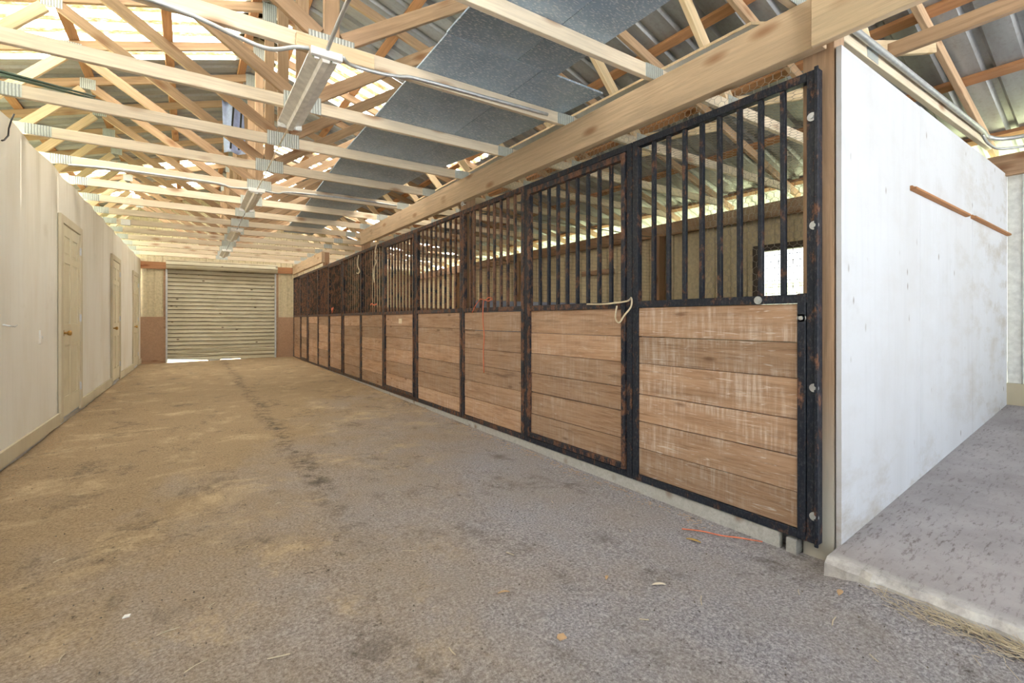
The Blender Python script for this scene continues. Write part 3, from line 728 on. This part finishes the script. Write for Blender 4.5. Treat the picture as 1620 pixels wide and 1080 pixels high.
# chicken wire
def hexwire(name, y0, y1, z0, z1, X, cell, rad, label, wav=.012, mat=M_WIRE):
    b = MB(); dz = cell * .866; rows = int((z1 - z0) / dz); cols = int((y1 - y0) / cell)
    def P(y, z):
        return (X + wav * noise.noise(Vector((y * 2.2, z * 2.2, 1))), y + .008 * noise.noise(Vector((y * 5, z * 5, 4))), z + .008 * noise.noise(Vector((y * 5, z * 5, 9))))
    for r_ in range(rows):
        for c in range(cols):
            yo = y0 + c * cell + (cell / 2 if r_ % 2 else 0); z = z0 + r_ * dz
            a = (yo, z); l = (yo - cell / 2, z + dz * .33); rr = (yo + cell / 2, z + dz * .33); u = (yo + cell / 2, z + dz)
            b.tube([P(*l), P(*a)], rad, 3, False); b.tube([P(*a), P(*rr)], rad, 3, False); b.tube([P(*rr), P(*u)], rad * 1.3, 3, False)
    return tag(b.build(name, mat), label, 'chicken wire')
hexwire('chicken_wire', 1.15, 3.95, 2.36, 2.78, 2.565, .042, .0011, 'chicken wire strip between the header beam and the stall top rail', .02)
hexwire('chicken_wire', 1.02, 2.25, 1.15, 2.36, 3.35,   .05, .0015, 'chicken wire sheet hanging inside the first stall', .05)
# the same wire stretched flat over the first stall
b = MB(); cell = .052; dx = cell * .866
def PH(x_, y_): return (x_, y_ + .006 * noise.noise(Vector((x_ * 5, y_ * 5, 2))), 2.475 + .035 * noise.noise(Vector((x_ * 1.3, y_ * 1.3, 7))) - .02)
for r_ in range(int(3.25 / dx)):
    for c in range(int(3.5 / cell)):
        yo = 1.03 + c * cell + (cell / 2 if r_ % 2 else 0); x_ = 2.68 + r_ * dx
        b.tube([PH(x_ + dx * .33, yo - cell / 2), PH(x_, yo)], .0013, 3, False); b.tube([PH(x_, yo), PH(x_ + dx * .33, yo + cell / 2)], .0013, 3, False); b.tube([PH(x_ + dx * .33, yo + cell / 2), PH(x_ + dx, yo + cell / 2)], .0014, 3, False)
tag(b.build('chicken_wire', M_WIRE), 'chicken wire stretched flat over the top of the first stall', 'chicken wire')

# ------------------------------------------------------------------ sheets lying on the bottom chords
def sheet(name, quad, z, th, mat, label, cat, edge=None):
    r = empty(name, (quad[0][0], quad[0][1], z)); q = [(x - quad[0][0], y - quad[0][1]) for x, y in quad]
    xs_, ys_ = 7, 9; b = MB(); vs = []
    for zz in (0, th):
        for j in range(ys_):
            for i in range(xs_):
                u, v = i / (xs_ - 1), j / (ys_ - 1)
                p0 = Vector(q[0]).lerp(Vector(q[1]), u); p1 = Vector(q[3]).lerp(Vector(q[2]), u); p = p0.lerp(p1, v)
                vs.append((p.x, p.y, zz))
    N = xs_ * ys_; fs = []
    for j in range(ys_ - 1):
        for i in range(xs_ - 1):
            a = j * xs_ + i; fs += [(a, a + xs_, a + xs_ + 1, a + 1), (N + a, N + a + 1, N + a + xs_ + 1, N + a + xs_)]
    per = [i for i in range(xs_)] + [j * xs_ + xs_ - 1 for j in range(1, ys_)] + [(ys_ - 1) * xs_ + i for i in range(xs_ - 2, -1, -1)] + [j * xs_ for j in range(ys_ - 2, 0, -1)]
    for k in range(len(per)): a, c = per[k], per[(k + 1) % len(per)]; fs.append((a, c, c + N, a + N))
    b.add(vs, fs)
    if edge is None:
        b.build('panel', mat, r)
    else:
        b.build('painted_panel', mat, r)
        e = MB(); 
        pts = [Vector((*p, th / 2)) for p in q]
        for k in (0, 3, 1):
            p, c = pts[k], pts[(k + 1) % 4]; d = (c - p).normalized(); nrm = Vector((d.y, -d.x, 0))
            h = Vector((0, 0, th / 2 + .0005))
            e.add([p - h + nrm * .0005, c - h + nrm * .0005, c + h + nrm * .0005, p + h + nrm * .0005, p - h + nrm * .004, c - h + nrm * .004, c + h + nrm * .004, p + h + nrm * .004], [(0, 1, 2, 3), (7, 6, 5, 4), (0, 4, 5, 1), (1, 5, 6, 2), (2, 6, 7, 3), (3, 7, 4, 0)])
        e.build('raw_edge', edge, r)
    return tag(r, label, cat)
z1 = CB + CH + .002
T = .012
blk = [
 ([(1.225, -.25), (2.03, -.25), (2.045, 1.50), (1.225, 1.50)], z1, 'dark speckled sheet over the open near end of the trusses'),
 ([(1.225, 1.505), (1.72, 1.505), (1.72, 2.44), (1.225, 2.44)], z1, 'dark speckled sheet between first and second visible trusses, aisle side'),
 ([(1.725, 1.505), (2.055, 1.505), (2.055, 2.44), (1.725, 2.44)], z1, 'narrow dark speckled sheet stopping short of the header beam'),
 ([(1.232, 2.445), (1.93, 2.445), (1.96, 4.87), (1.262, 4.87)], z1, 'dark speckled sheet above the front light, aisle side'),
 ([(1.935, 2.445), (2.50, 2.445), (2.395, 4.0), (1.95, 4.0)], z1, 'dark speckled sheet with a corner over the header beam'),
 ([(1.952, 4.005), (2.38, 4.005), (2.22, 4.87), (1.962, 4.87)], z1, 'small dark speckled sheet by the header beam above the third stall front'),
 ([(1.275, 4.875), (2.20, 4.875), (2.06, 7.30), (1.39, 7.30)], z1, 'dark speckled sheet over the middle of the aisle'),
 ([(1.40, 7.305), (2.04, 7.305), (1.98, 9.7), (1.47, 9.7)], z1, 'dark speckled sheet farthest down the aisle'),
]
for q, z, lab in blk: sheet('ceiling_sheet', q, z, T, M_FOIL, lab, 'sheet')
sheet('white_board', [(2.60, 1.40), (3.16, 1.0), (3.16, 3.82), (2.56, 3.82)], z1, .016, M_SHEETW, 'white painted board with raw edges on the trusses over the first stall', 'board', W['pale'])
sheet('white_board', [(2.58, 3.83), (3.12, 3.83), (3.12, 6.2), (2.62, 6.2)], z1, .016, M_SHEETW, 'white painted board on the trusses over the second stall', 'board', W['pale'])

# ------------------------------------------------------------------ lights, conduits, wiring
def fixture():
    r = empty('strip_light')
    b = MB(); L = 1.22       # local y along the aisle, z down from the chords
    b.prism([(-.084, -.0), (-.084, -.010), (-.026, -.034), (-.018, -.062), (.018, -.062), (.026, -.034), (.084, -.010), (.084, -.0)], 1, .03, L - .03)
    b.build('housing', M_LAMP, r)
    for y0 in (0., L - .03):
        e = MB(); e.box(-.086, .086, y0, y0 + .03, -.044, .0); e.build('end_cap', M_LAMPW, r, .003)
        for xx in (-.05, .05):
            s = MB(); yy = y0 + (.03 if y0 < .5 else -.014)
            s.box(xx - .014, xx + .014, yy, yy + .014, -.052, -.012); so = s.build('lamp_socket', M_LAMPW, r, .002)
            if y0 < .5:
                k = MB(); k.tube([(xx - .018, yy + .018, -.03), (xx, yy + .024, -.046), (xx + .018, yy + .018, -.03)], .003, 5); k.build('green_clip', M_GREEN, so)
    return r
fp = fixture(); FT = {}
for o in bpy.data.objects:
    if o.parent is not None: FT.setdefault(o.parent, []).append(o)
for i, (y, xx) in enumerate(((2.775, .645), (6.27, .66), (9.26, .675), (12.1, .685))):
    f = fp if i == 0 else copy_tree(fp, None, FT)
    f.location = (xx, y, CB - .035 if i == 0 else CB - .008)
    tag(f, ['empty fluorescent strip light nearest the open end', 'empty fluorescent strip light second down the aisle', 'empty fluorescent strip light third down the aisle', 'empty fluorescent strip light nearest the roll-up door'][i], 'light', 'strip lights')
def pipe(name, pts, r, mat, lab, cat): return rope(name, pts, r, mat, lab, cat, 8)
yc = lambda x, i=2: TYX(i, x) - .036
pipe('conduit', [(-.45, yc(-.45), 2.752), (-.086, yc(-.086), 2.736), (.08, yc(.08), 2.712), (.21, yc(.2) - .02, 2.672), (.36, yc(.3) - .03, 2.65), (.48, 2.80, 2.672), (.552, 2.79, 2.686)], .0115, M_STEEL, 'grey conduit bending down to the front strip light', 'conduit')
pipe('conduit', [(.738, 2.79, 2.69), (.80, yc(.8) - .02, 2.698), (.97, yc(.97) - .01, 2.704), (1.1, yc(1.1) - .004, 2.722), (1.22, yc(1.2), 2.745), (1.69, yc(1.69), 2.758), (2.3, yc(2.3), 2.772)], .0115, M_STEEL, 'grey conduit along the truss between front light and header beam', 'conduit')
pipe('conduit', [(.645, 2.765, 2.70), (.64, 2.55, 2.716), (.635, 2.2, 2.722), (.63, 1.6, 2.720), (.625, .9, 2.722)], .011, M_STEEL, 'grey conduit running from the front light toward the open end', 'conduit')
pipe('cord', [(.655, 4.0, 2.69), (.66, 4.4, 2.722), (.665, 5.2, 2.722), (.668, 5.9, 2.722), (.665, 6.26, 2.715)], .005, M_CREAMROPE, 'thin light cord between the first and second strip lights', 'cord')
pipe('cord', [(.663, 7.5, 2.71), (.672, 8.0, 2.722), (.675, 8.8, 2.722), (.675, 9.25, 2.715)], .006, M_STEEL, 'thin cord between the second and third strip lights', 'cord')
pipe('cord', [(.677, 10.49, 2.71), (.68, 11.2, 2.722), (.684, 12.09, 2.715)], .007, M_STEEL, 'thin cord between the third strip light and the last', 'cord')
y6 = lambda x: TYX(6, x) - .034
pipe('conduit', [(-1.0, y6(-1), 2.73), (-.745, y6(-.7), 2.745), (-.44, y6(-.4), 2.752), (.245, y6(.2), 2.748), (.40, y6(.4) - .01, 2.72), (.585, 6.29, 2.715)], .011, M_STEEL, 'conduit from the plywood wall to the second strip light', 'conduit')
pipe('conduit', [(.735, 6.29, 2.715), (.9, y6(.9) - .01, 2.722), (1.06, y6(1.06), 2.76), (1.82, y6(1.8), 2.782), (2.4, y6(2.4), 2.775)], .011, M_STEEL, 'conduit from the second strip light to the header beam', 'conduit')
y0_ = lambda x: TYX(0, x) - .036
pipe('conduit', [(2.9, y0_(2.9) - .012, 2.800), (3.8, y0_(3.8) - .012, 2.800), (4.9, y0_(4.9) - .012, 2.800), (5.6, y0_(5.6) - .012, 2.800), (5.82, y0_(5.8) - .01, 2.79), (5.93, .9, 2.765), (5.98, .55, 2.765), (6.0, 0, 2.765)], .019, M_STEEL, 'thick grey conduit along the truss above the white wall', 'conduit')
pipe('conduit', [(5.55, y0_(5.5) - .03, 2.74), (5.7, y0_(5.7) - .04, 2.69), (5.9, .92, 2.675), (5.99, .6, 2.675), (6.0, .1, 2.675)], .011, M_STEEL, 'thin cable looping down at the outer corner of the open bay', 'cable')
o = MB(); xj, yj = -.85, TYX(10, -.85) - .02; o.box(xj - .06, xj + .06, yj - .05, yj - .001, CB - .02, CB + .075); tag(o.build('junction_box', M_LAMPW, bevel=.004), 'small white junction box on a far truss', 'junction box')
# green rods resting on the fifth truss
for i in range(7):
    yb_ = TYX(4, -.9) - .034 + .016 * (i % 4); zt_ = CB + CH + .012 + .020 * (i // 4)
    x0, x1 = -1.75 - .05 * (i % 4), -.70 + .06 * (i % 4); dz = .030
    o = MB(); o.tube([(x0, yb_, zt_ + dz * 3), (x1, yb_, zt_ - .003)], .0065, 6)
    tag(o.build('green_rod', M_GREENROD), 'thin dark green rod in a bundle on the truss by the plywood wall', 'rod', 'bundle of green rods')
# blue tarp hanging beyond the king posts
b = MB(); vs = []; 
for j in range(11):
    for i in range(7):
        u, v = i / 6, j / 10
        vs.append((.38 + .26 * u + .03 * v, 7.72 + .05 * math.sin(u * 9 + v * 2), 4.26 - .72 * v))
b.add(vs, [(j * 7 + i, j * 7 + i + 1, (j + 1) * 7 + i + 1, (j + 1) * 7 + i) for j in range(10) for i in range(6)])
o = b.build('blue_tarp', M_TARP, smooth=True); md = o.modifiers.new('thick', 'SOLIDIFY'); md.thickness = .004
tag(o, 'pale blue plastic sheet hanging under the ridge beside the king posts', 'tarp')
for xx in (.50, .60):
    s = MB(); s.tube([(xx + .02, 7.66, 4.24), (xx, 7.655, 3.9), (xx - .02, 7.66, 3.58)], .012, 5); s.build('dark_strap', M_BLACK, o)
o = MB(); o.tube([(2.545, 4.60, 2.46), (2.50, 4.59, 2.46)], .006, 6); o.tube([(2.50 + .0, 4.59 + .022 * math.cos(t * .6283), 2.46 + .022 * math.sin(t * .6283)) for t in range(11)], .006, 6)
tag(o.build('eye_bolt', M_STEEL), 'small eye bolt under the header beam at the third stall front', 'bolt')

# ------------------------------------------------------------------ litter on the floor
def leaf(name, x, y, L, w, rz, mat, lab, cat):
    b = MB(); n = 9; vs = []
    for i in range(n):
        u = i / (n - 1); ww = w * math.sin(math.pi * min(1, u * .92 + .04)) ** .8
        for s in (-1, 0, 1): vs.append((L * (u - .5), s * ww / 2, .003 + .004 * math.sin(u * 3) + (.004 if s else 0)))
    b.add(vs, [(i * 3 + k, i * 3 + k + 1, (i + 1) * 3 + k + 1, (i + 1) * 3 + k) for i in range(n - 1) for k in range(2)])
    o = b.build(name, mat, smooth=True); md = o.modifiers.new('t', 'SOLIDIFY'); md.thickness = .0015
    o.location = (x, y, zf2(x, y) + .001); o.rotation_euler = (0, 0, rz); return tag(o, lab, cat)
leaf('dry_leaf', 1.697, 1.324, .062, .016, -.55, M_LEAFW, 'pale dry leaf lying in the middle of the near floor', 'leaf')
leaf('dry_leaf', 2.195, 1.49, .075, .018, 1.9, M_LEAFY, 'yellow brown dry leaf near the stall sill board', 'leaf')
leaf('wood_chip', 1.088, 1.636, .05, .012, -.4, M_CHIP, 'narrow tan wood chip on the near floor', 'wood chip')
leaf('wood_chip', 1.546, 1.489, .035, .014, .6, M_CHIP, 'small brown wood chip beside the pale dry leaf', 'wood chip')
leaf('wood_chip', 2.24, .83, .05, .022, .2, M_CHIP, 'wood chip on the gravel below the slab corner', 'wood chip')
b = MB(); b.prism([(-.016, -.012), (.013, -.015), (.018, .010), (-.004, .017), (-.017, .006)], 2, 0, .006); o = b.build('wood_chip', M_CHIP, bevel=.001); o.location = (1.116, 1.299, zf2(1.116, 1.3) + .001); tag(o, 'square tan chip on the floor close to the camera', 'wood chip')
b = MB(); b.prism([(-.012, -.008), (.010, -.010), (.013, .007), (-.006, .011)], 2, 0, .004); o = b.build('paper_scrap', M_LAMPW); o.location = (-.197, 2.309, zf2(-.197, 2.3) + .001); tag(o, 'tiny white scrap on the dirt floor', 'scrap')
spots = [(.308, 2.357, 2.2), (-.062, 2.105, .1), (.074, 2.207, .9), (-.349, 2.141, 1.4), (.019, 1.85, .4), (.62, 2.8, 1.1), (.9, 2.2, 2.5), (.45, 3.2, .3), (1.3, 1.9, 1.9), (1.75, 1.15, .6), (.25, 1.75, 2.9), (2.15, .95, .5), (2.05, .78, .2), (1.9, 2.3, 1.2), (-.5, 3.0, .7), (1.15, 3.0, 2.), (2.0, 1.75, .9), (.75, 1.45, 1.6), (1.45, 1.2, 2.4), (1.95, .62, 1.0)]
for x, y, a in spots:
    L = random.uniform(.03, .07); b = MB(); b.tube([(-L / 2, 0, .004), (0, .003, .0055), (L / 2, 0, .004)], random.uniform(.0013, .0024), 5)
    o = b.build('straw_stalk', M_STRAW); o.location = (x, y, zf2(x, y)); o.rotation_euler = (0, 0, a); tag(o, 'short pale straw stalk lying on the dirt floor', 'straw', 'straw stalks on the floor')
b = MB()
for _ in range(900):
    y = random.triangular(-.4, .78, .25); x = 2.345 + (y - .9) * .03 - abs(random.gauss(0, .04)) * (1 + (.8 - y) * .8) + .01; L = random.uniform(.015, .07); a = random.gauss(1.3, .7)
    z = zf2(x, y) + random.uniform(.001, .022); d = (math.cos(a) * L / 2, math.sin(a) * L / 2)
    b.tube([(x - d[0], y - d[1], z), (x + d[0], y + d[1], z + random.uniform(-.005, .012))], .0011, 3, False)
tag(b.build('straw_litter', M_STRAW), 'loose straw drifted against the concrete slab edge', 'straw', None, 'stuff')
b = MB()
for _ in range(1500):
    y = random.uniform(1.5, 14.5); x = 2.465 - abs(random.gauss(0, .05)); 
    if random.random() < .35: x = XL(y) + .06 + abs(random.gauss(0, .09))
    L = random.uniform(.01, .04); a = random.uniform(0, 3.14); z = zf2(x, y) + random.uniform(.001, .008); d = (math.cos(a) * L / 2, math.sin(a) * L / 2)
    b.tube([(x - d[0], y - d[1], z), (x + d[0], y + d[1], z)], .0012, 3, False)
tag(b.build('chaff_litter', M_CHIP), 'thin chaff along the wall foot and the stall sill', 'chaff', None, 'stuff')
b = MB()
for _ in range(1300):
    x = random.uniform(-1.0, 2.4); y = random.uniform(.3, 9.) if random.random() < .75 else random.uniform(.3, 3)
    s = random.uniform(.002, .007); z = zf2(x, y); a = random.uniform(0, 6)
    pts = [(x + s * math.cos(a + k * 2.09) * random.uniform(.7, 1.2), y + s * math.sin(a + k * 2.09) * random.uniform(.7, 1.2)) for k in range(3)]
    b.add([(p[0], p[1], z - .002) for p in pts] + [(x, y, z + s * .9)], [(0, 1, 2), (0, 3, 1), (1, 3, 2), (2, 3, 0)])
tag(b.build('gravel_bits', m_plain('dark_gravel', (.16, .14, .12), .9, 0, .6, 8)), 'scattered gravel bits on the aisle floor', 'gravel', None, 'stuff')

# ------------------------------------------------------------------ shed outside, seen through the stall window
sh = empty('shed', (18, 8.6, -.25)); tag(sh, 'pale shed with grey roof outside the stall window', 'shed')
b = MB(); b.box(0, 4, -4, 4, 0, 2.75); b.build('shed_wall', M_SIDEW, sh)
b = MB(); b.prism([(-.3, 2.76), (4.3, 2.76), (4.3, 3.0), (2, 3.5), (-.3, 3.0)], 1, -4.3, 4.3); b.build('shed_roof', M_STEEL, sh)

# ------------------------------------------------------------------ light
w = bpy.data.worlds.new('sky'); S.world = w; w.use_nodes = True; nt = w.node_tree; nt.nodes.clear()
out = nt.nodes.new('ShaderNodeOutputWorld'); bg = nt.nodes.new('ShaderNodeBackground'); nt.links.new(bg.outputs[0], out.inputs[0])
tc = nt.nodes.new('ShaderNodeTexCoord'); sp = nt.nodes.new('ShaderNodeSeparateXYZ'); nt.links.new(tc.outputs['Generated'], sp.inputs[0])
rp = nt.nodes.new('ShaderNodeValToRGB'); e = rp.color_ramp.elements
e[0].position = .0; e[0].color = (.90, .95, .88, 1); e[1].position = .5; e[1].color = (.62, .78, 1.0, 1); k = e.new(.12); k.color = (.88, .94, 1.0, 1)
nt.links.new(sp.outputs['Z'], rp.inputs[0]); nt.links.new(rp.outputs[0], bg.inputs[0]); bg.inputs[1].default_value = 1.0
sl = bpy.data.lights.new('sun', 'SUN'); sl.energy = 18.5; sl.angle = .01; sl.color = (1., .975, .93); so = bpy.data.objects.new('sun', sl); COL.objects.link(so)
so.rotation_euler = Vector((.22, -.42, -.88)).to_track_quat('-Z', 'Y').to_euler()

# ------------------------------------------------------------------ camera
cam = bpy.data.cameras.new('camera'); co = bpy.data.objects.new('camera', cam); COL.objects.link(co)
cam.sensor_fit = 'HORIZONTAL'; cam.sensor_width = 36; cam.lens = 740 / 1620 * 36; cam.shift_y = -34 / 1620; cam.clip_start = .05
co.location = (0, 0, CZ); co.rotation_euler = (math.pi / 2, 0, -math.atan(511 / 740.))
S.camera = co
S.view_settings.view_transform = 'Standard'; S.view_settings.look = 'None'; S.view_settings.gamma = 1; S.view_settings.exposure = 1.87
S.view_settings.use_curve_mapping = False
S.cycles.use_denoising = True; S.cycles.max_bounces = 10; S.cycles.diffuse_bounces = 6; S.cycles.sample_clamp_indirect = 8
